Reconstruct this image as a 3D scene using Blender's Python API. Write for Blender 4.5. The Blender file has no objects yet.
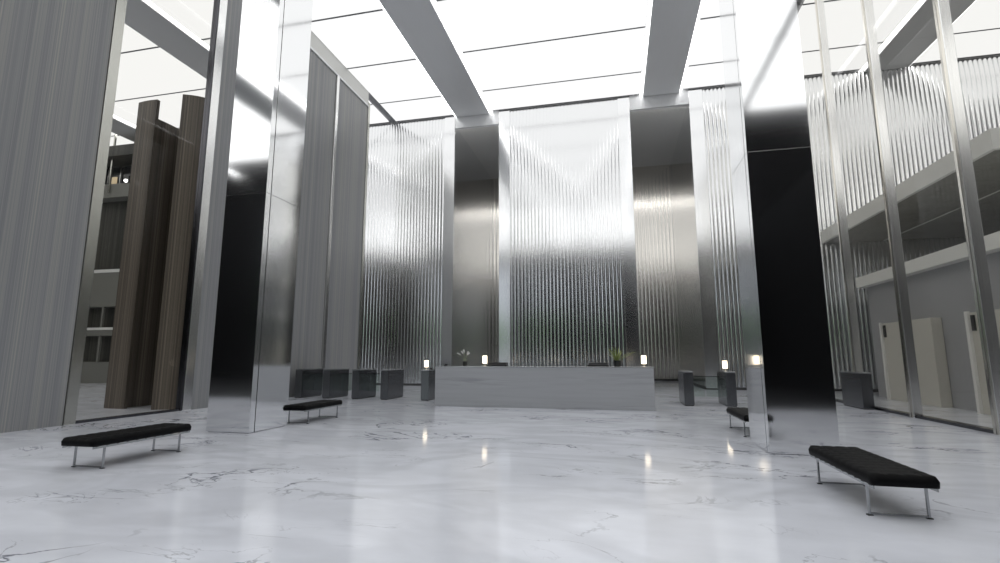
import bpy, bmesh, math, random
from mathutils import Vector, Matrix
random.seed(7)
sc = bpy.context.scene
COL = sc.collection
PI = math.pi

# ------------------------------------------------------------------ materials
def new_mat(name):
    m = bpy.data.materials.new(name); m.use_nodes = True
    nt = m.node_tree
    return m, nt, nt.nodes['Principled BSDF']

def plain(name, col, rough=0.5, metal=0.0, spec=0.5, bump=0.0, bscale=60, coat=0.0, stretch=(1, 1, 1), vary=0.08):
    m, nt, b = new_mat(name)
    tc = nt.nodes.new('ShaderNodeTexCoord'); mp = nt.nodes.new('ShaderNodeMapping')
    mp.inputs['Scale'].default_value = stretch
    nt.links.new(tc.outputs['Object'], mp.inputs['Vector'])
    n = nt.nodes.new('ShaderNodeTexNoise'); n.inputs['Scale'].default_value = bscale
    n.inputs['Detail'].default_value = 4
    nt.links.new(mp.outputs['Vector'], n.inputs['Vector'])
    r = nt.nodes.new('ShaderNodeValToRGB')
    r.color_ramp.elements[0].position = 0.3; r.color_ramp.elements[1].position = 0.7
    r.color_ramp.elements[0].color = (*[c * (1 - vary) for c in col], 1)
    r.color_ramp.elements[1].color = (*[min(1, c * (1 + vary)) for c in col], 1)
    nt.links.new(n.outputs['Fac'], r.inputs['Fac'])
    nt.links.new(r.outputs['Color'], b.inputs['Base Color'])
    b.inputs['Roughness'].default_value = rough
    b.inputs['Metallic'].default_value = metal
    b.inputs['Specular IOR Level'].default_value = spec
    b.inputs['Coat Weight'].default_value = coat
    b.inputs['Coat Roughness'].default_value = 0.08
    if bump:
        bp = nt.nodes.new('ShaderNodeBump'); bp.inputs['Strength'].default_value = bump
        bp.inputs['Distance'].default_value = 0.01
        nt.links.new(n.outputs['Fac'], bp.inputs['Height']); nt.links.new(bp.outputs['Normal'], b.inputs['Normal'])
    return m

def glow(name, col, strength):
    m, nt, b = new_mat(name)
    b.inputs['Base Color'].default_value = (0.08, 0.08, 0.08, 1)
    b.inputs['Roughness'].default_value = 0.6
    b.inputs['Specular IOR Level'].default_value = 0.1
    b.inputs['Emission Color'].default_value = (*col, 1)
    b.inputs['Emission Strength'].default_value = strength
    return m

def striated(name, dark, mid, light, rough=0.35, spec=0.4, axis='Y', fine=38, coat=0.0):
    """stone / veneer with long upright grain of uneven bands"""
    m, nt, b = new_mat(name)
    tc = nt.nodes.new('ShaderNodeTexCoord')
    outs = []
    for sc_, st, det in ((fine, 0.0004, 4), (fine * 0.12, 0.0006, 2)):
        mp = nt.nodes.new('ShaderNodeMapping')
        mp.inputs['Scale'].default_value = (1, 1, st)
        nt.links.new(tc.outputs['Object'], mp.inputs['Vector'])
        n = nt.nodes.new('ShaderNodeTexNoise'); n.inputs['Scale'].default_value = sc_
        n.inputs['Detail'].default_value = det; n.inputs['Roughness'].default_value = 0.6
        nt.links.new(mp.outputs['Vector'], n.inputs['Vector']); outs.append(n)
    mx = nt.nodes.new('ShaderNodeMath'); mx.operation = 'MULTIPLY_ADD'
    mx.inputs[1].default_value = 0.62
    nt.links.new(outs[0].outputs['Fac'], mx.inputs[0])
    m2 = nt.nodes.new('ShaderNodeMath'); m2.operation = 'MULTIPLY'; m2.inputs[1].default_value = 0.38
    nt.links.new(outs[1].outputs['Fac'], m2.inputs[0]); nt.links.new(m2.outputs[0], mx.inputs[2])
    r = nt.nodes.new('ShaderNodeValToRGB')
    e = r.color_ramp.elements
    e[0].position = 0.36; e[0].color = (*dark, 1)
    e[1].position = 0.66; e[1].color = (*light, 1)
    k = e.new(0.5); k.color = (*mid, 1)
    nt.links.new(mx.outputs[0], r.inputs['Fac'])
    nt.links.new(r.outputs['Color'], b.inputs['Base Color'])
    b.inputs['Roughness'].default_value = rough
    b.inputs['Specular IOR Level'].default_value = spec
    b.inputs['Coat Weight'].default_value = coat
    return m

def brushed(name, col, rough, aniso=0.0, vary=0.04, stretch=(60, 60, 0.6)):
    m, nt, b = new_mat(name)
    tc = nt.nodes.new('ShaderNodeTexCoord'); mp = nt.nodes.new('ShaderNodeMapping')
    mp.inputs['Scale'].default_value = stretch
    nt.links.new(tc.outputs['Object'], mp.inputs['Vector'])
    n = nt.nodes.new('ShaderNodeTexNoise'); n.inputs['Scale'].default_value = 1.0; n.inputs['Detail'].default_value = 2
    nt.links.new(mp.outputs['Vector'], n.inputs['Vector'])
    mr = nt.nodes.new('ShaderNodeMapRange')
    mr.inputs['To Min'].default_value = rough - vary; mr.inputs['To Max'].default_value = rough + vary
    nt.links.new(n.outputs['Fac'], mr.inputs['Value']); nt.links.new(mr.outputs[0], b.inputs['Roughness'])
    b.inputs['Base Color'].default_value = (*col, 1)
    b.inputs['Metallic'].default_value = 1.0
    if aniso:
        b.inputs['Anisotropic'].default_value = aniso
    return m

def marble(name, base, vein, rough, scale=0.32, warp=1.6, rot=0.5, width=0.035, amount=0.75, squash=(1, 1, 1)):
    m, nt, b = new_mat(name)
    N, L = nt.nodes, nt.links
    tc = N.new('ShaderNodeTexCoord'); mp = N.new('ShaderNodeMapping')
    mp.inputs['Rotation'].default_value = (0, 0, rot); mp.inputs['Scale'].default_value = squash
    L.new(tc.outputs['Object'], mp.inputs['Vector'])
    def ridged(scale_, detail, wid, dist, off):
        n = N.new('ShaderNodeTexNoise'); n.inputs['Scale'].default_value = scale_
        n.inputs['Detail'].default_value = detail; n.inputs['Distortion'].default_value = dist
        n.inputs['Roughness'].default_value = 0.55
        a = N.new('ShaderNodeVectorMath'); a.operation = 'ADD'; a.inputs[1].default_value = (off, off * 2, 0)
        L.new(mp.outputs['Vector'], a.inputs[0]); L.new(a.outputs[0], n.inputs['Vector'])
        s = N.new('ShaderNodeMath'); s.operation = 'SUBTRACT'; s.inputs[1].default_value = 0.5
        L.new(n.outputs['Fac'], s.inputs[0])
        ab = N.new('ShaderNodeMath'); ab.operation = 'ABSOLUTE'; L.new(s.outputs[0], ab.inputs[0])
        mr = N.new('ShaderNodeMapRange'); mr.interpolation_type = 'SMOOTHSTEP'
        mr.inputs['From Min'].default_value = 0; mr.inputs['From Max'].default_value = wid
        mr.inputs['To Min'].default_value = 1; mr.inputs['To Max'].default_value = 0
        L.new(ab.outputs[0], mr.inputs['Value'])
        return mr
    v1 = ridged(scale, 6, width * 0.28, warp, 3.1)
    v2 = ridged(scale * 2.1, 5, width * 0.22, warp * 0.8, 11.7)
    v3 = ridged(scale * 0.8, 3, width * 2.4, warp, 7.4)
    mask = N.new('ShaderNodeTexNoise'); mask.inputs['Scale'].default_value = scale * 1.3; mask.inputs['Detail'].default_value = 2
    L.new(mp.outputs['Vector'], mask.inputs['Vector'])
    mk = N.new('ShaderNodeMapRange'); mk.inputs['From Min'].default_value = 0.47; mk.inputs['From Max'].default_value = 0.62
    L.new(mask.outputs['Fac'], mk.inputs['Value'])
    def mul(a, bb):
        q = N.new('ShaderNodeMath'); q.operation = 'MULTIPLY'
        L.new(a, q.inputs[0])
        if isinstance(bb, float): q.inputs[1].default_value = bb
        else: L.new(bb, q.inputs[1])
        return q.outputs[0]
    def mxx(a, bb):
        q = N.new('ShaderNodeMath'); q.operation = 'MAXIMUM'; L.new(a, q.inputs[0]); L.new(bb, q.inputs[1]); return q.outputs[0]
    f = mxx(mul(mul(v1.outputs[0], mk.outputs[0]), amount), mul(mul(v2.outputs[0], mk.outputs[0]), amount * 0.6))
    f = mxx(f, mul(v3.outputs[0], amount * 0.16))
    cl = N.new('ShaderNodeTexNoise'); cl.inputs['Scale'].default_value = scale * 4; cl.inputs['Detail'].default_value = 5
    L.new(mp.outputs['Vector'], cl.inputs['Vector'])
    cr = N.new('ShaderNodeValToRGB')
    cr.color_ramp.elements[0].position = 0.3; cr.color_ramp.elements[0].color = (*[c * 0.9 for c in base], 1)
    cr.color_ramp.elements[1].position = 0.7; cr.color_ramp.elements[1].color = (*base, 1)
    L.new(cl.outputs['Fac'], cr.inputs['Fac'])
    mx = N.new('ShaderNodeMix'); mx.data_type = 'RGBA'
    L.new(f, mx.inputs[0]); L.new(cr.outputs[0], mx.inputs[6]); mx.inputs[7].default_value = (*vein, 1)
    L.new(mx.outputs[2], b.inputs['Base Color'])
    b.inputs['Roughness'].default_value = rough
    b.inputs['Specular IOR Level'].default_value = 0.5
    return m

def glass(name, tint=(0.955, 0.95, 0.935), rough=0.02, ior=1.22):
    m = bpy.data.materials.new(name); m.use_nodes = True
    nt = m.node_tree; nt.nodes.clear()
    o = nt.nodes.new('ShaderNodeOutputMaterial'); mx = nt.nodes.new('ShaderNodeMixShader')
    t = nt.nodes.new('ShaderNodeBsdfTransparent'); t.inputs[0].default_value = (*tint, 1)
    g = nt.nodes.new('ShaderNodeBsdfGlossy'); g.inputs['Roughness'].default_value = rough
    f = nt.nodes.new('ShaderNodeFresnel'); f.inputs['IOR'].default_value = ior
    ge = nt.nodes.new('ShaderNodeNewGeometry'); iv = nt.nodes.new('ShaderNodeMath'); iv.operation = 'SUBTRACT'
    iv.inputs[0].default_value = 1.0; nt.links.new(ge.outputs['Backfacing'], iv.inputs[1])
    ml = nt.nodes.new('ShaderNodeMath'); ml.operation = 'MULTIPLY'
    nt.links.new(f.outputs[0], ml.inputs[0]); nt.links.new(iv.outputs[0], ml.inputs[1])
    nt.links.new(ml.outputs[0], mx.inputs[0]); nt.links.new(t.outputs[0], mx.inputs[1]); nt.links.new(g.outputs[0], mx.inputs[2])
    nt.links.new(mx.outputs[0], o.inputs['Surface'])
    return m

M = {}
M['floor'] = marble('white_marble', (0.86, 0.885, 0.96), (0.20, 0.21, 0.25), 0.09, scale=0.42, warp=1.3, rot=0.5, width=0.05, amount=1.0, squash=(0.8, 1.5, 1))
M['floor'].node_tree.nodes['Principled BSDF'].inputs['Specular IOR Level'].default_value = 0.34
M['desk'] = marble('grey_marble', (0.46, 0.47, 0.49), (0.24, 0.25, 0.265), 0.18, scale=0.5, warp=0.3, rot=0.0, width=0.22, amount=0.6, squash=(0.22, 1, 4.0))
M['panel'] = glow('luminous_ceiling_film', (0.995, 1.0, 1.0), 0.88)
M['panelboost'] = glow('luminous_ceiling_film_boosted', (0.995, 1.0, 1.0), 1.3)  # unseen rear panels, made brighter to lift the floor and steel reflections
M['cove'] = glow('cove_strip_light', (1.0, 1.0, 1.0), 4.0)
M['corridorfill'] = glow('corridor_fill_light', (1.0, 0.99, 0.97), 8.0)
M['slab'] = plain('ceiling_slab_paint', (0.30, 0.30, 0.31), 0.7, vary=0.03)
M['steel'] = brushed('brushed_steel', (0.80, 0.81, 0.82), 0.17)
M['beamsteel'] = plain('beam_satin_steel', (0.90, 0.905, 0.91), 0.30, metal=0.15, vary=0.02, stretch=(20, 0.3, 1), bscale=3)
M['flute'] = brushed('fluted_steel', (0.86, 0.865, 0.87), 0.15, vary=0.0)
M['fluteback'] = brushed('corridor_fluted_steel', (0.80, 0.77, 0.72), 0.18, vary=0.01)
M['flat'] = brushed('flat_pier_steel', (0.90, 0.905, 0.91), 0.16, vary=0.0)
M['trim'] = brushed('bright_trim_steel', (0.85, 0.85, 0.84), 0.22)
M['frame'] = brushed('opening_frame_steel', (0.52, 0.52, 0.48), 0.24)
M['darksteel'] = brushed('blackened_steel', (0.10, 0.10, 0.11), 0.22)
M['groove'] = plain('shadow_gap_paint', (0.04, 0.04, 0.042), 0.6)
M['column'] = brushed('column_steel', (0.90, 0.905, 0.91), 0.08, vary=0.006)
M['leftwall'] = striated('grey_grained_stone', (0.22, 0.228, 0.24), (0.285, 0.29, 0.297), (0.39, 0.38, 0.345), rough=0.3, spec=0.35, fine=34)
M['brown'] = striated('brown_grained_veneer', (0.06, 0.05, 0.040), (0.11, 0.092, 0.075), (0.22, 0.19, 0.155), rough=0.42, spec=0.25, fine=26)
M['soffit'] = plain('dark_grey_soffit', (0.82, 0.81, 0.78), 0.55, vary=0.03)
M['mezz'] = plain('mezzanine_fascia_paint', (0.74, 0.74, 0.71), 0.5, vary=0.02)
M['mezzsoffit'] = striated('mezzanine_soffit_board', (0.18, 0.175, 0.155), (0.24, 0.235, 0.21), (0.30, 0.292, 0.26), rough=0.5, fine=8)
M['annexwall'] = plain('blue_grey_wall_paint', (0.34, 0.343, 0.35), 0.4, vary=0.03)
M['stonepanel'] = plain('pale_beige_panel', (0.55, 0.535, 0.48), 0.45, vary=0.03)
M['black'] = plain('matte_black_backdrop', (0.006, 0.006, 0.007), 0.7, spec=0.1)
M['leather'] = plain('black_leather', (0.005, 0.005, 0.0055), 0.55, spec=0.08, bump=0.25, bscale=90, vary=0.15)
M['chrome'] = brushed('polished_chrome', (0.42, 0.43, 0.44), 0.06, vary=0.02)
M['strap'] = plain('black_strap_leather', (0.02, 0.02, 0.021), 0.5)
M['pod'] = brushed('gate_dark_steel', (0.20, 0.205, 0.215), 0.22)
M['podtop'] = brushed('gate_top_steel', (0.55, 0.56, 0.57), 0.2)
M['glass'] = glass('clear_glass')
M['gateglass'] = glass('gate_glass', (0.90, 0.95, 0.92), 0.03, 1.5)
M['shade'] = glow('warm_lamp_shade', (1.0, 0.86, 0.66), 2.6)
M['brass'] = brushed('lamp_stem_metal', (0.75, 0.72, 0.66), 0.15)
M['blackplastic'] = plain('black_plastic', (0.012, 0.012, 0.013), 0.35)
M['screenplastic'] = plain('dark_tray_top', (0.015, 0.015, 0.017), 0.6, spec=0.1)
M['potblack'] = plain('black_glazed_pot', (0.012, 0.013, 0.012), 0.3)
M['soil'] = plain('dark_soil', (0.03, 0.022, 0.015), 0.9, bump=0.5)
M['leaf'] = plain('yellow_green_leaf', (0.22, 0.27, 0.08), 0.45, bscale=20, vary=0.35)
M['palestem'] = plain('pale_stem', (0.34, 0.38, 0.26), 0.5, vary=0.2)
M['petal'] = plain('white_petal', (0.78, 0.78, 0.76), 0.5, vary=0.04)
M['window'] = plain('gallery_dark_glass', (0.02, 0.022, 0.024), 0.12, spec=0.6)
M['litpane'] = glow('lit_gallery_pane', (1.0, 0.80, 0.52), 0.42)
M['gallery'] = plain('gallery_grey_cladding', (0.19, 0.19, 0.17), 0.5, vary=0.05)
M['gallerydark'] = striated('gallery_dark_cladding', (0.03, 0.03, 0.026), (0.055, 0.054, 0.047), (0.1, 0.098, 0.085), rough=0.5, fine=6)
M['paving'] = plain('street_paving', (0.30, 0.30, 0.30), 0.7, vary=0.1)
M['bark'] = plain('tree_bark', (0.08, 0.06, 0.045), 0.9, bump=0.6)
M['foliage'] = plain('tree_foliage', (0.22, 0.48, 0.16), 0.7, bscale=3, vary=0.5, bump=0.6)
M['building'] = plain('dark_office_cladding', (0.05, 0.05, 0.055), 0.5)

# ------------------------------------------------------------------ mesh helpers
def bx(bm, x0, x1, y0, y1, z0, z1):
    vs = [bm.verts.new((x, y, z)) for x in (x0, x1) for y in (y0, y1) for z in (z0, z1)]
    for f in ((0, 1, 3, 2), (4, 6, 7, 5), (0, 4, 5, 1), (2, 3, 7, 6), (0, 2, 6, 4), (1, 5, 7, 3)):
        bm.faces.new([vs[i] for i in f])
    return vs

def obj(name, bm, mat, parent=None, smooth=False, bevel=0.0, seg=2, sub=0):
    me = bpy.data.meshes.new(name)
    bmesh.ops.recalc_face_normals(bm, faces=bm.faces[:])
    bm.to_mesh(me); bm.free()
    me.materials.append(mat)
    if smooth:
        for p in me.polygons: p.use_smooth = True
    o = bpy.data.objects.new(name, me); COL.objects.link(o)
    if parent is not None: o.parent = parent
    if bevel:
        md = o.modifiers.new('Bevel', 'BEVEL'); md.width = bevel; md.segments = seg; md.limit_method = 'ANGLE'
    if sub:
        md = o.modifiers.new('Subdivision', 'SUBSURF'); md.levels = sub; md.render_levels = sub
    return o

def box(name, mat, dims, parent=None, bevel=0.0):
    bm = bmesh.new(); bx(bm, *dims)
    return obj(name, bm, mat, parent, bevel=bevel)

def empty(name, loc, label=None, cat=None, group=None, kind=None):
    o = bpy.data.objects.new(name, None); COL.objects.link(o); o.location = loc
    o.empty_display_size = 0.2
    return tag(o, label, cat, group, kind or ('thing' if label else None))

def tag(o, label=None, cat=None, group=None, kind=None):
    if label: o['label'] = label
    if cat: o['category'] = cat
    if group: o['group'] = group
    if kind: o['kind'] = kind
    return o

def struct(o):
    o['kind'] = 'structure'; return o

def copy_tree(root, loc, label, group=None, rz=0.0):
    def rec(o, parent):
        c = o.copy(); COL.objects.link(c); c.parent = parent
        for ch in list(o.children): rec(ch, c)
        return c
    r = rec(root, None); r.location = loc; r.rotation_euler = (0, 0, rz)
    r['label'] = label
    if group: r['group'] = group
    return r

def tube(bm, pts, r, n=10, cap=True):
    pts = [Vector(p) for p in pts]; rings = []
    rr = r if isinstance(r, (list, tuple)) else [r] * len(pts)
    for i, p in enumerate(pts):
        d = (pts[min(i + 1, len(pts) - 1)] - pts[max(i - 1, 0)]).normalized()
        up = Vector((0, 0, 1)) if abs(d.z) < 0.95 else Vector((1, 0, 0))
        a = d.cross(up).normalized(); b = d.cross(a).normalized()
        rings.append([bm.verts.new(p + (a * math.cos(2 * PI * k / n) + b * math.sin(2 * PI * k / n)) * rr[i]) for k in range(n)])
    for i in range(len(rings) - 1):
        for k in range(n):
            bm.faces.new([rings[i][k], rings[i][(k + 1) % n], rings[i + 1][(k + 1) % n], rings[i + 1][k]])
    if cap:
        bm.faces.new(rings[0]); bm.faces.new(rings[-1])

def lathe(bm, prof, n=24, c=(0, 0, 0)):
    rings = []
    for r, z in prof:
        rings.append([bm.verts.new((c[0] + r * math.cos(2 * PI * k / n), c[1] + r * math.sin(2 * PI * k / n), c[2] + z)) for k in range(n)])
    for i in range(len(rings) - 1):
        for k in range(n):
            bm.faces.new([rings[i][k], rings[i][(k + 1) % n], rings[i + 1][(k + 1) % n], rings[i + 1][k]])
    bm.faces.new(rings[0]); bm.faces.new(rings[-1])

def flutes(name, mat, x0, x1, y, z0, z1, pitch=0.2, depth=0.014, parent=None):
    """upright half-round ribs standing proud of the plane y, facing -y, with a solid back"""
    n = max(1, round((x1 - x0) / pitch)); p = (x1 - x0) / n
    me = bpy.data.meshes.new(name); V = []; F = []; S = []
    K = 10
    land = p * 0.16
    for i in range(n):
        a = x0 + i * p
        prof = [(a + land / 2 + (p - land) * k / K, y - depth * math.sin(PI * k / K)) for k in range(K + 1)]
        b = len(V)
        for (xx, yy) in prof: V += [(xx, yy, z0), (xx, yy, z1)]
        for k in range(K):
            F.append((b + 2 * k, b + 2 * k + 2, b + 2 * k + 3, b + 2 * k + 1)); S.append(True)
        xa, xb = prof[0][0], prof[-1][0]
        for q in ([(x_, y_, z1) for x_, y_ in prof] + [(xb, y + 0.03, z1), (xa, y + 0.03, z1)],
                  [(x_, y_, z0) for x_, y_ in reversed(prof)] + [(xa, y + 0.03, z0), (xb, y + 0.03, z0)],
                  [(xa, y, z0), (xa, y, z1), (xa, y + 0.03, z1), (xa, y + 0.03, z0)],
                  [(xb, y, z0), (xb, y + 0.03, z0), (xb, y + 0.03, z1), (xb, y, z1)]):
            c = len(V); V += q; F.append(tuple(range(c, c + len(q)))); S.append(False)
    b = len(V)
    V += [(x0, y + 0.03, z0), (x1, y + 0.03, z0), (x1, y + 0.03, z1), (x0, y + 0.03, z1), (x0, y + 0.2, z0), (x1, y + 0.2, z0), (x1, y + 0.2, z1), (x0, y + 0.2, z1)]
    for f in ((0, 1, 2, 3), (4, 7, 6, 5), (0, 4, 5, 1), (3, 2, 6, 7), (0, 3, 7, 4), (1, 5, 6, 2)):
        F.append(tuple(b + q for q in f)); S.append(False)
    me.from_pydata(V, [], F); me.update()
    for q, s in zip(me.polygons, S): q.use_smooth = s
    me.materials.append(mat)
    o = bpy.data.objects.new(name, me); COL.objects.link(o)
    if parent is not None: o.parent = parent
    return o

# ------------------------------------------------------------------ the setting
ZC = 16.0
YB = 27.0            # fluted back wall
YR = -14.0           # unseen black wall behind the viewpoint, added for reflections
XL, XR = -12.8, 7.73 # stone wall / glass wall

struct(box('floor', M['floor'], (-40, 24, YR - 0.5, 38, -0.3, 0.0)))
struct(box('floor_dark_backdrop', M['black'], (-38, 22, YR, 1.6, 0.0, 0.012)))  # unseen black sheet added so the column fronts mirror a dark floor
struct(box('ceiling', M['slab'], (-40, 24, YR, 38, ZC + 0.06, ZC + 0.5)))

# left stone-faced wall with a glazed opening
def left_seg(y0, y1, z0=0.0, z1=15.15):
    struct(box('wall_left', M['leftwall'], (XL - 0.17, XL, y0, y1, z0, z1)))
left_seg(6.6, 9.56); left_seg(13.26, 20.18); left_seg(20.42, 23.4)
struct(box('trim_1', M['frame'], (XL - 0.18, XL + 0.03, 9.57, 9.84, 0.0, 15.15), bevel=0.01))
struct(box('trim_2', M['darksteel'], (XL - 0.18, XL + 0.0, 12.88, 12.93, 0.0, 15.15)))
struct(box('trim_3', M['trim'], (XL - 0.17, XL + 0.03, 12.935, 13.25, 0.0, 15.15), bevel=0.01))
struct(box('trim_4', M['trim'], (XL - 0.30, XL + 0.08, 20.20, 20.40, 0.0, 15.15), bevel=0.01))
struct(box('trim_5', M['beamsteel'], (XL - 0.34, XL + 0.06, 6.6, 23.4, 15.15, 15.24)))
struct(box('trim_6', M['mezz'], (XL - 0.30, XL + 0.02, 6.6, 23.4, 15.24, ZC + 0.06)))
struct(box('trim_7', M['darksteel'], (XL - 0.17, XL - 0.02, 9.84, 12.88, 0.0, 0.06)))
struct(box('trim_8', M['frame'], (XL - 0.32, XL + 0.04, 23.4, 23.6, 0.0, 15.42)))
struct(box('window_1', M['glass'], (XL - 0.11, XL - 0.095, 9.84, 12.88, 0.06, 15.15)))

# back wall: fluted fields, flat piers, two corridors
BW = empty('wall_back', (0, 0, 0), kind='structure')
for (a, b, mt) in ((-24.0, -9.6, 'flute'), (-5.6, 0.55, 'flute'), (5.0, 23.0, 'flute')):
    flutes('fluted_field', M[mt], a, b, YB, 0.12, ZC - 0.10, depth=0.028 if a > 4 else 0.009, parent=BW)
    box('plinth', M['groove'], (a, b, YB - 0.03, YB + 0.2, 0.0, 0.12), BW)
    box('head_strip', M['trim'], (a, b, YB - 0.02, YB + 0.2, ZC - 0.10, ZC + 0.06), BW)
for (a, b) in ((-9.6, -8.95), (-6.25, -5.6), (0.55, 1.2), (4.3, 5.0)):
    box('flat_pier', M['flat'], (a, b, YB - 0.06, YB + 0.2, 0.08, ZC), BW, bevel=0.008)
    box('plinth', M['groove'], (a, b, YB - 0.03, YB + 0.2, 0.0, 0.08), BW)
for (a, b) in ((-8.95, -6.25), (1.2, 4.3)):
    box('lintel', M['beamsteel'], (a, b, YB - 0.04, YB + 0.2, 15.15, ZC + 0.05), BW)
    box('soffit', M['soffit'], (a, b, YB + 0.2, 36.5, 15.34, 15.5), BW)
    box('side_wall', M['flat'], (a - 0.2, a, YB + 0.2, 36.5, 0, 15.5), BW)
    box('side_wall', M['flat'], (b, b + 0.2, YB + 0.2, 36.5, 0, 15.5), BW)
    box('hidden_fill_light', M['corridorfill'], (a + 0.1, b - 0.1, YB + 0.21, YB + 0.48, 15.31, 15.34), BW)  # strip hidden behind the lintel, added to brighten the corridor
    box('baseboard', M['groove'], (b - 0.02, b, YB, 36.3, 0, 0.15), BW)
    flutes('fluted_field', M['fluteback'], a, b, 36.3, 0.12, 15.34, pitch=0.26, parent=BW)
    box('plinth', M['groove'], (a, b, 36.27, 36.5, 0.0, 0.12), BW)

# right glazed wall
GW = empty('wall_right', (0, 0, 0), kind='structure')
ys = [6.7, 9.75, 12.8, 15.9, 19.0, 22.1, 25.2]
for y in ys:
    box('mullion', M['trim'], (XR - 0.05, XR + 0.17, y - 0.09, y + 0.09, 0.0, ZC + 0.06), GW, bevel=0.012)
    box('mullion_nosing', M['brass'], (XR - 0.09, XR - 0.05, y - 0.04, y + 0.04, 0.0, ZC + 0.06), GW)
edges = ys + [YB - 0.1]
for a, b in zip(edges[:-1], edges[1:]):
    box('glass_pane', M['glass'], (XR + 0.02, XR + 0.035, a + 0.10, b - 0.10 if b < 26 else b, 0.07, ZC + 0.05), GW)
box('sill_rail', M['darksteel'], (XR - 0.03, XR + 0.20, 6.6, YB - 0.1, 0.0, 0.07), GW)

# annex enclosures, and an unseen dark wall added for the steel to mirror
struct(box('wall_annex', M['annexwall'], (23.0, 23.3, YR, 38, 0, ZC + 0.1)))
struct(box('wall_far_left', M['gallerydark'], (-40.0, -39.7, YR, 38, 0, ZC + 0.1)))
struct(box('wall_far_back', M['gallerydark'], (-40.0, -24.0, YB + 0.3, YB + 0.5, 0, ZC + 0.1)))
RW = empty('wall_rear_backdrop', (0, 0, 0), kind='structure')
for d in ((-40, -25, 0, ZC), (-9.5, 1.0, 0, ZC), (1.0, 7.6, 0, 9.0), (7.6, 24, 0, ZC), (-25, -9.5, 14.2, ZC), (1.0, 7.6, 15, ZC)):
    box('rear_backdrop_panel', M['black'], (d[0], d[1], YR - 0.3, YR, d[2], d[3] + 0.06), RW)
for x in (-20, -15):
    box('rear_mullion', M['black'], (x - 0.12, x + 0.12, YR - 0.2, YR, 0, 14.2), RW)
struct(box('wall_right_backdrop', M['black'], (XR, XR + 0.3, YR, 6.6, 0, 9.0)))  # unseen black wall, height shaped for the right column's reflection

# ------------------------------------------------------------------ luminous ceiling and beams
ordn = ['first', 'second', 'third', 'fourth', 'fifth', 'sixth', 'seventh', 'eighth', 'ninth', 'tenth', 'eleventh', 'twelfth']
yl = [26.85, 24.6, 21.0, 17.4]
while yl[-1] > YR + 3.7: yl.append(yl[-1] - 3.6)
bays = [(-39.0, -31.2, 'above the distant left gallery'),
        (-28.9, -20.35, 'left of the leftmost near beam'),
        (-18.05, -13.20, 'just behind the left stone wall'),
        (-12.72, -9.02, 'between left stone wall and beam'),
        (-6.66, 1.75, 'between the two lobby beams'),
        (4.02, 7.60, 'between right beam and glass wall'),
        (1.85, 3.92, 'added unseen past right beam end'),
        (8.0, 12.55, 'beyond glass wall, left of beam'),
        (14.8, 22.9, 'beyond glass wall, right of beam')]
for bi, (a, b, where) in enumerate(bays):
    for i in range(len(yl) - 1):
        y1, y0 = yl[i] - 0.05, yl[i + 1] + 0.05
        if a == 1.85 and y1 > 5: continue  # extra panels replace the unseen beam end so the right column mirrors brightness
        o = empty('luminous_ceiling_panel', ((a + b) / 2, (y0 + y1) / 2, ZC - 0.04),
                  'glowing white ceiling panel %s, %s row from the back wall' % (where, ordn[min(i, 11)]), 'ceiling light', 'luminous ceiling panels')
        w, h = (b - a) / 2, (y1 - y0) / 2
        box('diffuser', M['panel' if y0 > 6 else 'panelboost'], (-w, w, -h, h, 0.0, 0.05), o)
        box('edge_rail', M['slab'], (-w, w, -h - 0.045, -h - 0.002, 0.0, 0.06), o)
        box('edge_rail', M['slab'], (-w, w, h + 0.002, h + 0.045, 0.0, 0.06), o)
for (a, b, lab) in ((-31.0, -29.1, 'distant steel ceiling beam in the left annex, above the gallery'),
                    (-20.2, -18.2, 'wide brushed steel ceiling beam seen through the left wall opening'),
                    (-8.86, -6.84, 'wide brushed steel ceiling beam above the left column'),
                    (1.93, 3.84, 'wide brushed steel ceiling beam above the right column'),
                    (12.70, 14.65, 'wide brushed steel ceiling beam beyond the glass wall')):
    o = empty('ceiling_beam', ((a + b) / 2, (YR + YB) / 2, ZC - 0.16), lab, 'beam', 'steel ceiling beams')
    w, h = (b - a) / 2, (YB - YR) / 2 - 0.06
    if a == 1.93: o.location.y = (YB + 4.9) / 2; h = (YB - 4.9) / 2 - 0.06
    box('beam_casing', M['beamsteel'], (-w, w, -h, h, 0.0, 0.2), o, bevel=0.01)
    box('cove_light', M['cove'], (-w - 0.14, -w - 0.02, -h, h, 0.13, 0.18), o)
    box('cove_light', M['cove'], (w + 0.02, w + 0.14, -h, h, 0.13, 0.18), o)

# ------------------------------------------------------------------ columns
def column(x0, x1, y0, y1, label, h=ZC - 0.16):
    cx, cy = (x0 + x1) / 2, (y0 + y1) / 2
    o = empty('steel_column', (cx, cy, 0), label, 'column', 'square lobby columns')
    w, d = (x1 - x0) / 2, (y1 - y0) / 2
    box('core', M['groove'], (-w + 0.03, w - 0.03, -d + 0.03, d - 0.03, 0.0, h), o)
    for za, zb in ((0.010, 5.295), (5.303, h)):
        box('front_cladding', M['column'], (-w, w, -d, -d + 0.155, za, zb), o, bevel=0.002)
        box('side_cladding', M['column'], (-w, w, -d + 0.18, d, za, zb), o, bevel=0.002)
    return o
column(-8.68, -7.61, 9.45, 10.72, 'tall square steel column on the left, black mirror front, bench before it')
column(2.45, 3.50, 9.45, 10.72, 'tall square steel column on the right, black mirror front, behind the near bench')

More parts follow.
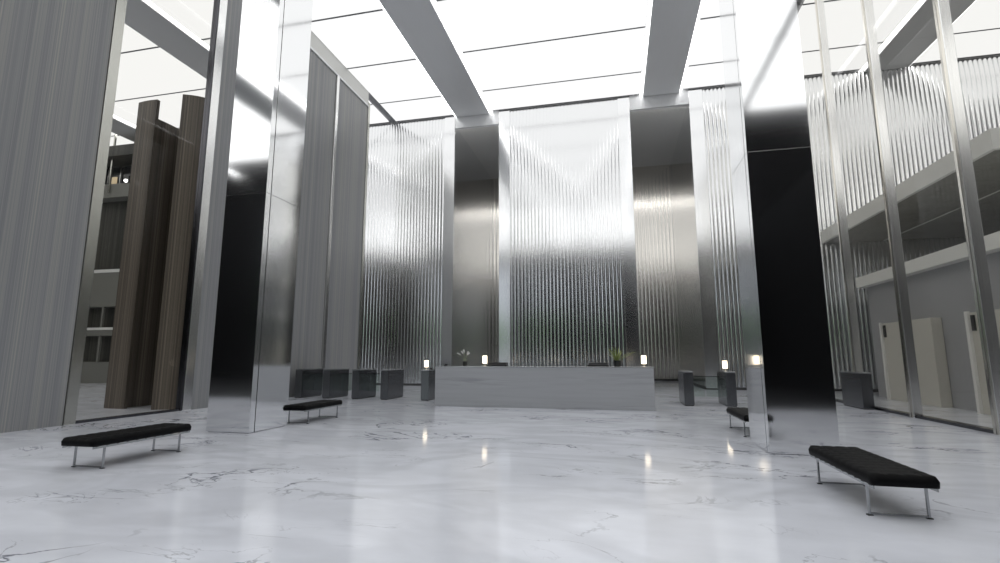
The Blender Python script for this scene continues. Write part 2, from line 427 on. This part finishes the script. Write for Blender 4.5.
# ------------------------------------------------------------------ benches
def bench():
    W, L = 0.60, 1.75
    o = empty('tufted_bench', (0, 0, 0), 'x', 'bench', 'black leather benches')
    # cushion: tufted top with rounded edges
    nx, ny = 24, 60
    bm = bmesh.new(); grid = []
    cells_x, cells_y = 4, 11
    def prof(u, v):
        x = (u - 0.5) * W; y = (v - 0.5) * L
        ex = min(u, 1 - u) * W; ey = min(v, 1 - v) * L
        e = min(ex, ey, 0.045) / 0.045
        edge = math.sqrt(max(0, 1 - (1 - e) ** 2))
        tuft = abs(math.sin(u * cells_x * PI)) ** 0.35 * abs(math.sin(v * cells_y * PI)) ** 0.35
        z = 0.392 + 0.048 * edge + 0.009 * tuft * edge
        r = 0.05; dx = abs(x) - (W / 2 - r); dy = abs(y) - (L / 2 - r)
        if dx > 0 and dy > 0:
            d = math.hypot(dx, dy); m_ = max(dx, dy); k_ = m_ / d
            x = math.copysign(W / 2 - r + dx * k_, x); y = math.copysign(L / 2 - r + dy * k_, y)
        return x, y, z
    top = [[bm.verts.new(prof(i / nx, j / ny)) for j in range(ny + 1)] for i in range(nx + 1)]
    for i in range(nx):
        for j in range(ny):
            bm.faces.new([top[i][j], top[i + 1][j], top[i + 1][j + 1], top[i][j + 1]])
    loop = [top[i][0] for i in range(nx + 1)] + [top[nx][j] for j in range(1, ny + 1)] + [top[i][ny] for i in range(nx - 1, -1, -1)] + [top[0][j] for j in range(ny - 1, 0, -1)]
    low = [bm.verts.new((v.co.x * 0.985, v.co.y * 0.995, 0.335)) for v in loop]
    n = len(loop)
    for k in range(n):
        bm.faces.new([loop[k], loop[(k + 1) % n], low[(k + 1) % n], low[k]])
    bm.faces.new(low)
    cu = obj('cushion', bm, M['leather'], o, smooth=True)
    for i in range(1, cells_x):
        for j in range(1, cells_y):
            bm = bmesh.new()
            bmesh.ops.create_uvsphere(bm, u_segments=8, v_segments=5, radius=0.008,
                                      matrix=Matrix.Translation(((i / cells_x - 0.5) * W, (j / cells_y - 0.5) * L, 0.436)))
            obj('tufting_button', bm, M['leather'], cu, smooth=True)
    # steel frame: side rails
    for s in (-1, 1):
        box('side_rail', M['chrome'], (s * 0.275 - 0.006, s * 0.275 + 0.006, -0.84, 0.84, 0.297, 0.332), o, bevel=0.002)
    # straps with their bright rivets along the rails
    for j in range(11):
        y = -0.78 + j * 0.156
        box('strap', M['strap'], (-0.284, 0.284, y - 0.022, y + 0.022, 0.322, 0.336), o)
        for s in (-1, 1):
            bm = bmesh.new()
            bmesh.ops.create_uvsphere(bm, u_segments=8, v_segments=6, radius=0.009, matrix=Matrix.Translation((s * 0.296, y, 0.327)))
            obj('rivet', bm, M['chrome'], o, smooth=True)
    # two loop legs: flat bar down, across the floor and up
    for y in (-0.655, 0.655):
        for sx in (-1, 1):
            lg = box('leg', M['chrome'], (sx * 0.262 - 0.011, sx * 0.262 + 0.011, y - 0.014, y + 0.014, 0.010, 0.30), o, bevel=0.003)
            box('foot_pad', M['strap'], (sx * 0.262 - 0.026, sx * 0.262 + 0.026, y - 0.022, y + 0.022, 0.0, 0.010), lg)
        box('foot_bar', M['chrome'], (-0.262, 0.262, y - 0.010, y + 0.010, 0.010, 0.026), o)
        box('cross_bar', M['chrome'], (-0.27, 0.27, y - 0.01, y + 0.01, 0.295, 0.315), o)
    return o
b0 = bench(); b0.location = (-7.58, 6.75, 0)
b0['label'] = 'black tufted leather bench on chrome legs, nearest the left stone wall'
copy_tree(b0, (2.74, 6.78, 0), 'black tufted leather bench on chrome legs, large in the right foreground')
copy_tree(b0, (-7.60, 11.80, 0), 'black leather bench half hidden behind the left steel column')
copy_tree(b0, (2.76, 12.0, 0), 'black leather bench end peeking out behind the right steel column')

# ------------------------------------------------------------------ entry gates
def gate(wing=0):
    o = empty('entry_gate', (0, 0, 0), 'x', 'entry gate', 'row of security entry gates')
    box('body', M['pod'], (-0.155, 0.155, -0.72, 0.72, 0.03, 1.09), o, bevel=0.008)
    box('kick_base', M['groove'], (-0.135, 0.135, -0.70, 0.70, 0.0, 0.03), o)
    box('top_plate', M['podtop'], (-0.162, 0.162, -0.73, 0.73, 1.095, 1.13), o, bevel=0.006)
    box('reader_window', M['blackplastic'], (-0.09, 0.09, -0.68, -0.50, 1.13, 1.136), o)
    box('side_groove', M['groove'], (-0.158, 0.158, -0.66, 0.66, 0.915, 0.93), o)
    return o
g0 = gate(); g0.location = (-12.30, 18.62, 0)
g0['label'] = 'dark steel entry gate closest to the left stone wall'
for (x, lab) in ((-11.08, 'dark steel entry gate, second from the left stone wall'),
                 (-9.82, 'dark steel entry gate, third from the left stone wall'),
                 (-8.62, 'dark steel entry gate, fourth from the left stone wall'),
                 (-6.98, 'dark steel entry gate against the left end of the reception desk, lamp on it'),
                 (2.32, 'slim dark steel entry gate right of the reception desk, bare top'),
                 (3.63, 'dark steel entry gate with a lamp, left of the right column'),
                 (7.53, 'dark steel entry gate against the glass wall, right of the right column')):
    copy_tree(g0, (x, 18.62, 0), lab)
def wing(x0, x1, lab):
    cx = (x0 + x1) / 2; w = (x1 - x0) / 2
    o = empty('glass_barrier', (cx, 18.75, 0), lab, 'glass barrier', 'glass barriers between the gates')
    for a, b in ((-w, -0.02), (0.02, w)):
        box('glass_leaf', M['gateglass'], (a, b, -0.006, 0.006, 0.25, 0.93), o)
    box('top_rail', M['darksteel'], (-w, -0.02, -0.012, 0.012, 0.93, 0.95), o)
    box('top_rail', M['darksteel'], (0.02, w, -0.012, 0.012, 0.93, 0.95), o)
for a, b, l in ((-12.14, -11.24, 'clear glass barrier between the two leftmost entry gates'),
                (-10.92, -9.98, 'clear glass barrier between second and third entry gates from the left'),
                (-9.66, -8.78, 'clear glass barrier between third and fourth entry gates from the left'),
                (2.48, 3.47, 'clear glass barrier between the two gates right of the desk')):
    wing(a, b, l)

# ------------------------------------------------------------------ reception desk and what stands on it
o = empty('reception_desk', (-2.4, 16.6, 0), 'long grey marble reception desk in front of the fluted wall', 'reception desk')
box('front_slab', M['desk'], (-3.50, 3.50, -0.55, -0.42, 0.0, 1.27), o, bevel=0.006)
box('end_slab', M['desk'], (-3.50, -3.36, -0.415, 0.45, 0.0, 1.27), o, bevel=0.006)
box('end_slab', M['desk'], (3.36, 3.50, -0.415, 0.45, 0.0, 1.27), o, bevel=0.006)
box('countertop', M['podtop'], (-3.51, 3.51, -0.56, 0.10, 1.272, 1.30), o, bevel=0.006)
box('work_surface', M['desk'], (-3.35, 3.35, -0.41, 0.45, 0.72, 0.76), o)

def lamp():
    o = empty('table_lamp', (0, 0, 0), 'x', 'lamp', 'small table lamps')
    bm = bmesh.new(); lathe(bm, [(0.055, 0), (0.06, 0.006), (0.055, 0.014), (0.012, 0.018)], 24); obj('base', bm, M['brass'], o, smooth=False)
    bm = bmesh.new(); lathe(bm, [(0.011, 0.016), (0.011, 0.09), (0.016, 0.10)], 14); obj('stem', bm, M['brass'], o, smooth=True)
    bm = bmesh.new(); lathe(bm, [(0.068, 0.085), (0.078, 0.095), (0.078, 0.335), (0.068, 0.345)], 28); obj('lamp_shade', bm, M['shade'], o, smooth=False, bevel=0.004)
    return o
l0 = lamp(); l0.location = (-7.05, 18.2, 1.131); l0['label'] = 'small lit lamp on the entry gate left of the reception desk'
copy_tree(l0, (-4.27, 16.35, 1.30), 'small lit lamp on the left part of the reception desk')
copy_tree(l0, (0.84, 16.35, 1.30), 'small lit lamp on the right end of the reception desk')
copy_tree(l0, (3.54, 18.2, 1.131), 'small lit lamp on the entry gate left of the right column')

def tray():
    o = empty('desk_console', (0, 0, 0), 'x', 'desk console', 'black desk consoles')
    bm = bmesh.new()
    prof = [(-0.14, 0.0), (0.14, 0.0), (0.14, 0.12), (0.10, 0.12), (-0.14, 0.05)]
    a = [bm.verts.new((-0.33, y, z)) for y, z in prof]; b = [bm.verts.new((0.33, y, z)) for y, z in prof]
    bm.faces.new(a); bm.faces.new(list(reversed(b)))
    for k in range(5): bm.faces.new([a[k], a[(k + 1) % 5], b[(k + 1) % 5], b[k]])
    obj('housing', bm, M['blackplastic'], o, bevel=0.004)
    bm = bmesh.new()
    vs = [bm.verts.new(v) for v in ((-0.30, -0.12, 0.058), (0.30, -0.12, 0.058), (0.30, 0.09, 0.119), (-0.30, 0.09, 0.119))]
    bm.faces.new(vs); vs2 = [bm.verts.new(v.co + Vector((0, 0.001, -0.006))) for v in vs]; bm.faces.new(list(reversed(vs2)))
    for k in range(4): bm.faces.new([vs[k], vs2[k], vs2[(k + 1) % 4], vs[(k + 1) % 4]])
    obj('screen', bm, M['screenplastic'], o)
    return o
t0 = tray(); t0.location = (-0.56, 16.34, 1.30); t0['label'] = 'flat black console on the desk, left of the bushy green plant'
copy_tree(t0, (-3.84, 16.36, 1.30), 'flat black console on the desk, right of the left desk lamp')

# bushy plant
def blade(bm, base, ang, length, lean, width, droop, n=7):
    d = Vector((math.cos(ang), math.sin(ang), 0)); s = Vector((-d.y, d.x, 0)); L_ = []; 
    for i in range(n + 1):
        t = i / n
        h = length * (t * math.cos(lean) - droop * t * t * t)
        r = length * (t * math.sin(lean) + droop * 0.5 * t * t)
        p = Vector(base) + d * r + Vector((0, 0, h))
        w = width * (math.sin(PI * min(1, 0.12 + t * 0.88)) ** 0.7)
        L_.append((bm.verts.new(p - s * w / 2), bm.verts.new(p + Vector((0, 0, -w * 0.25))), bm.verts.new(p + s * w / 2)))
    for a, b in zip(L_[:-1], L_[1:]):
        bm.faces.new([a[0], a[1], b[1], b[0]]); bm.faces.new([a[1], a[2], b[2], b[1]])
def plant_pot(o, r, h):
    bm = bmesh.new(); lathe(bm, [(r * 0.8, 0), (r * 0.86, 0.01), (r, h * 0.9), (r * 1.05, h), (r * 0.92, h), (r * 0.9, h - 0.02)], 28)
    obj('pot', bm, M['potblack'], o, smooth=True)
    bm = bmesh.new(); lathe(bm, [(r * 0.9, h - 0.03), (r * 0.9, h - 0.015)], 20); obj('soil', bm, M['soil'], o)
o = empty('potted_plant', (0.04, 16.38, 1.30), 'bushy green leafy plant in a black pot on the reception desk', 'potted plant')
plant_pot(o, 0.12, 0.19)
rnd = random.Random(3)
bm = bmesh.new()
for k in range(40):
    blade(bm, (rnd.uniform(-.04, .04), rnd.uniform(-.04, .04), 0.15), rnd.uniform(0, 2 * PI), rnd.uniform(0.42, 0.72), rnd.uniform(0.1, 0.95), rnd.uniform(0.022, 0.036), rnd.uniform(0.1, 0.36))
f = obj('leaves', bm, M['leaf'], o, smooth=True)
# pale flowering stems
o = empty('flowering_plant', (-4.97, 16.38, 1.30), 'thin pale flowering plant in a dark pot on the left of the desk', 'potted plant')
plant_pot(o, 0.085, 0.15)
bm = bmesh.new(); pb = bmesh.new()
for k in range(7):
    a = k * 2 * PI / 7 + 0.3; lean = 0.07 + 0.05 * (k % 4); L_ = 0.40 + 0.07 * (k % 3)
    pts = []
    for i in range(8):
        t = i / 7
        pts.append((math.cos(a) * (lean * t + 0.06 * t * t), math.sin(a) * (lean * t + 0.06 * t * t), 0.14 + L_ * (t - 0.28 * t ** 3)))
    tube(bm, pts, 0.0045, 6)
    for i in (5, 6, 7):
        c = Vector(pts[i])
        for q in range(5):
            m4 = Matrix.Translation(c) @ Matrix.Rotation(q * 2 * PI / 5, 4, 'Y') @ Matrix.Translation((0, 0, 0.014)) @ Matrix.Diagonal((0.6, 0.25, 1, 1))
            bmesh.ops.create_uvsphere(pb, u_segments=6, v_segments=4, radius=0.014, matrix=m4)
obj('stems', bm, M['palestem'], o, smooth=True); obj('flowers', pb, M['petal'], o, smooth=True)
bm = bmesh.new()
for k in range(8): blade(bm, (0, 0, 0.13), k * 0.8, 0.16, 0.6, 0.025, 0.3)
obj('leaves', bm, M['palestem'], o, smooth=True)
# small dark holder at the desk's left end, and one on the gate
def holder():
    o = empty('card_holder', (0, 0, 0), 'x', 'card holder', 'small dark card holders')
    box('base', M['blackplastic'], (-0.055, 0.055, -0.05, 0.05, 0, 0.02), o, bevel=0.004)
    box('back_plate', M['blackplastic'], (-0.05, 0.05, 0.02, 0.032, 0.02, 0.065), o)
    return o
h0 = holder(); h0.location = (-5.62, 16.3, 1.30); h0['label'] = 'small dark holder near the left end of the reception desk top'
copy_tree(h0, (-6.90, 18.3, 1.131), 'small dark holder beside the lamp on the entry gate')

# ------------------------------------------------------------------ brown folded screen in the left annex
o = empty('fluted_screen', (-14.6, 13.2, 0), 'tall brown grained screen of curved panels seen through the left opening', 'screen')
def curved(name, pts, h, th=0.12):
    bm = bmesh.new(); n = len(pts); lo = []; 
    for i, p in enumerate(pts):
        p = Vector(p); d = (Vector(pts[min(i + 1, n - 1)]) - Vector(pts[max(i - 1, 0)])).normalized()
        s = Vector((-d.y, d.x)) * th
        lo.append([bm.verts.new((q.x + 14.6, q.y - 13.2, z)) for q in (p, p + s) for z in (0.0, h)])
    for a, b in zip(lo[:-1], lo[1:]):
        bm.faces.new([a[0], b[0], b[1], a[1]]); bm.faces.new([a[2], a[3], b[3], b[2]])
        bm.faces.new([a[1], b[1], b[3], a[3]]); bm.faces.new([a[0], a[2], b[2], b[0]])
    bm.faces.new(lo[0][:2] + lo[0][3:1:-1]); bm.faces.new(lo[-1][:2] + lo[-1][3:1:-1])
    return obj(name, bm, M['brown'], o)
def arc(a, b, bulge, n=12):
    a = Vector(a); b = Vector(b); d = b - a; s = Vector((d.y, -d.x))
    return [tuple(a + d * (i / n) + s * bulge * math.sin(PI * i / n)) for i in range(n + 1)]
curved('curved_panel', arc((-15.85, 13.02), (-15.02, 12.98), 0.035), 10.33)
curved('curved_panel', arc((-15.36, 13.22), (-15.28, 14.30), 0.02), 9.84)
curved('curved_panel', arc((-13.92, 12.92), (-13.2, 13.50), 0.09), 10.35)
curved('return_panel', arc((-15.22, 14.38), (-13.8, 14.30), 0.0), 9.84)
for (x, y, z, l) in ((-15.02, 14.22, 9.9, 'tiny white bulb on the notch of the brown screen'), (-15.75, 12.8, 7.42, 'tiny white bulb low at the left edge of the brown screen')):
    q = empty('accent_bulb', (x, y, z), l, 'light')
    bm = bmesh.new(); bmesh.ops.create_uvsphere(bm, u_segments=12, v_segments=8, radius=0.055); obj('bulb', bm, M['cove'], q, smooth=True)
    box('socket', M['darksteel'], (-0.03, 0.03, 0.0, 0.12, -0.03, 0.03), q)

# ------------------------------------------------------------------ far gallery in the left annex
o = empty('gallery_block', (-31.0, 25.0, 0), 'grey gallery storeys with windows seen far through the left opening', 'gallery')
def gb(n, m, x0, x1, y0, y1, z0, z1): return box(n, M[m], (x0, x1, y0, y1, z0, z1), o)
gb('wall', 'gallerydark', -6, 7, 0.3, 2.0, 0, 11.7)
gb('base_band', 'gallery', -6, 7, -0.1, 0.3, 0.0, 1.3)
gb('slab_band', 'gallery', -6, 7, -0.3, 0.3, 2.9, 3.3)
gb('slab_band', 'mezz', -6, 7, -0.34, -0.3, 3.25, 3.4)
gb('slab_band', 'gallery', -6, 7, -0.3, 0.3, 4.7, 6.9)
gb('slab_band', 'mezz', -6, 7, -0.34, -0.3, 6.85, 7.05)
gb('parapet', 'gallery', -6, 7, -0.5, 0.3, 11.7, 12.6)
gb('upper_wall', 'gallery', -6, 7, 0.6, 2.0, 11.7, 14.3)
for k in range(12):
    x = -5.6 + k * 1.0
    w = gb('window', 'window', x, x + 0.88, 0.5, 0.6, 12.65, 14.2)
    box('window_pane', M['litpane' if k % 3 == 1 else 'window'], (x + 0.06, x + 0.50, 0.45, 0.5, 12.75, 13.5), w)
    box('window_frame', M['trim'], (x + 0.78, x + 0.84, 0.42, 0.5, 12.65, 14.2), w)
gb('roof_slab', 'gallerydark', -6, 7, -0.9, 2.0, 14.3, 15.0)
for k in range(7): gb('post', 'gallery', -5.5 + k * 1.8, -5.38 + k * 1.8, -0.28, -0.16, 1.3, 6.8)
gb('hanger_rod', 'frame', -0.36, -0.26, -0.62, -0.52, 12.0, 15.93)

# ------------------------------------------------------------------ mezzanine beyond the glass wall
o = empty('upper_mezzanine', (10.0, 15.3, 7.1), 'upper mezzanine deck with pale edge and dark underside beyond the glass', 'mezzanine')
box('deck', M['mezzsoffit'], (0.12, 8.0, 0.12, 11.6, 0.02, 0.3), o)
box('fascia', M['mezz'], (0.0, 0.12, 0.0, 11.6, 0.0, 0.58), o)
box('fascia', M['mezz'], (0.12, 8.0, 0.0, 0.12, 0.0, 0.58), o)
box('joint_strip', M['mezz'], (2.68, 2.74, 0.12, 11.6, 0.0, 0.02), o)
box('support_post', M['mezz'], (6.9, 7.1, 6.0, 6.2, -2.17, 0.02), o)
o = empty('lower_gallery', (10.1, 14.0, 0), 'lower gallery block with pale band over blue-grey wall beyond the glass', 'gallery')
box('wall', M['annexwall'], (0.35, 7.5, -2.0, 9.9, 0, 4.5), o)
box('band', M['mezz'], (0.0, 7.5, -2.0, 10.0, 4.5, 4.93), o)
for (y0, y1, lab) in ((19.2, 22.3, 'tall pale beige panel against the blue-grey wall, farther from us'),
                      (14.3, 17.35, 'tall pale beige panel against the blue-grey wall, nearer the right edge')):
    q = empty('wall_panel', (10.1, y0, 0), lab, 'wall panel', 'beige wall panels')
    box('slab', M['stonepanel'], (0.02, 0.34, 0.0, y1 - y0, 0.0, 2.88), q, bevel=0.01)
    box('edge_post', M['mezz'], (-0.06, 0.02, y1 - y0 - 0.06, y1 - y0 + 0.06, 0.0, 2.92), q)
    box('hinge', M['groove'], (-0.03, 0.02, y1 - y0 - 0.26, y1 - y0 - 0.14, 2.35, 2.8), q)

# ------------------------------------------------------------------ outdoors behind the viewpoint
struct(box('ground', M['paving'], (-90, 90, -90, YR - 0.5, -0.3, -0.02)))
def tree(x, y, h, r, seed, lab):
    rn = random.Random(seed)
    o = empty('street_tree', (x, y, -0.02), lab, 'tree', 'street trees outside')
    bm = bmesh.new(); tube(bm, [(0, 0, 0), (0.05, 0.02, h * 0.3), (-0.05, 0.1, h * 0.6)], [0.22, 0.16, 0.09], 10)
    for k in range(5):
        a = k * 1.26
        tube(bm, [(0, 0.03, h * 0.35), (math.cos(a) * r * 0.3, math.sin(a) * r * 0.3, h * 0.52), (math.cos(a) * r * 0.6, math.sin(a) * r * 0.6, h * 0.65)], [0.09, 0.06, 0.03], 7)
    obj('trunk', bm, M['bark'], o, smooth=True)
    bm = bmesh.new()
    for k in range(16):
        a = rn.uniform(0, 2 * PI); q = rn.uniform(0, r * 0.7); zz = rn.uniform(h * 0.38, h * 0.92)
        bmesh.ops.create_icosphere(bm, subdivisions=3, radius=rn.uniform(r * 0.3, r * 0.48), matrix=Matrix.Translation((math.cos(a) * q, math.sin(a) * q, zz)))
    for v in bm.verts:
        v.co += Vector((rn.uniform(-1, 1), rn.uniform(-1, 1), rn.uniform(-1, 1))) * 0.12
    obj('crown', bm, M['foliage'], o)
for k, (x, y, h, r) in enumerate(((-27, -22, 8.5, 3.8), (-19.5, -22, 7.6, 3.4), (-12.5, -22, 8.2, 3.4), (-33.5, -24, 8.4, 3.4))):
    tree(x, y, h, r, k + 5, 'leafy green street tree outside behind the viewpoint, mirrored in the steel')
q = box('office_building', M['building'], (-9, 60, -60, -40, -0.02, 26)); tag(q, 'dark office block added unseen behind the viewpoint for the steel to reflect', 'building')  # out of view, added as a dark backdrop for the reflections

# ------------------------------------------------------------------ world, camera, view
w = bpy.data.worlds.new('overcast'); sc.world = w; w.use_nodes = True
bg = w.node_tree.nodes['Background']; bg.inputs[0].default_value = (0.86, 0.92, 1.0, 1); bg.inputs[1].default_value = 0.6

cam = bpy.data.cameras.new('camera'); co = bpy.data.objects.new('camera', cam); COL.objects.link(co)
co.location = (0, 0, 1.6)
co.rotation_euler = (math.radians(90) + math.atan(75.5 / 500), 0, math.radians(12.92))
cam.sensor_width = 36; cam.lens = 18.0; cam.clip_end = 300
sc.camera = co
vs = sc.view_settings
vs.view_transform = 'Standard'; vs.look = 'None'; vs.gamma = 1; vs.use_curve_mapping = False; vs.exposure = 0.2
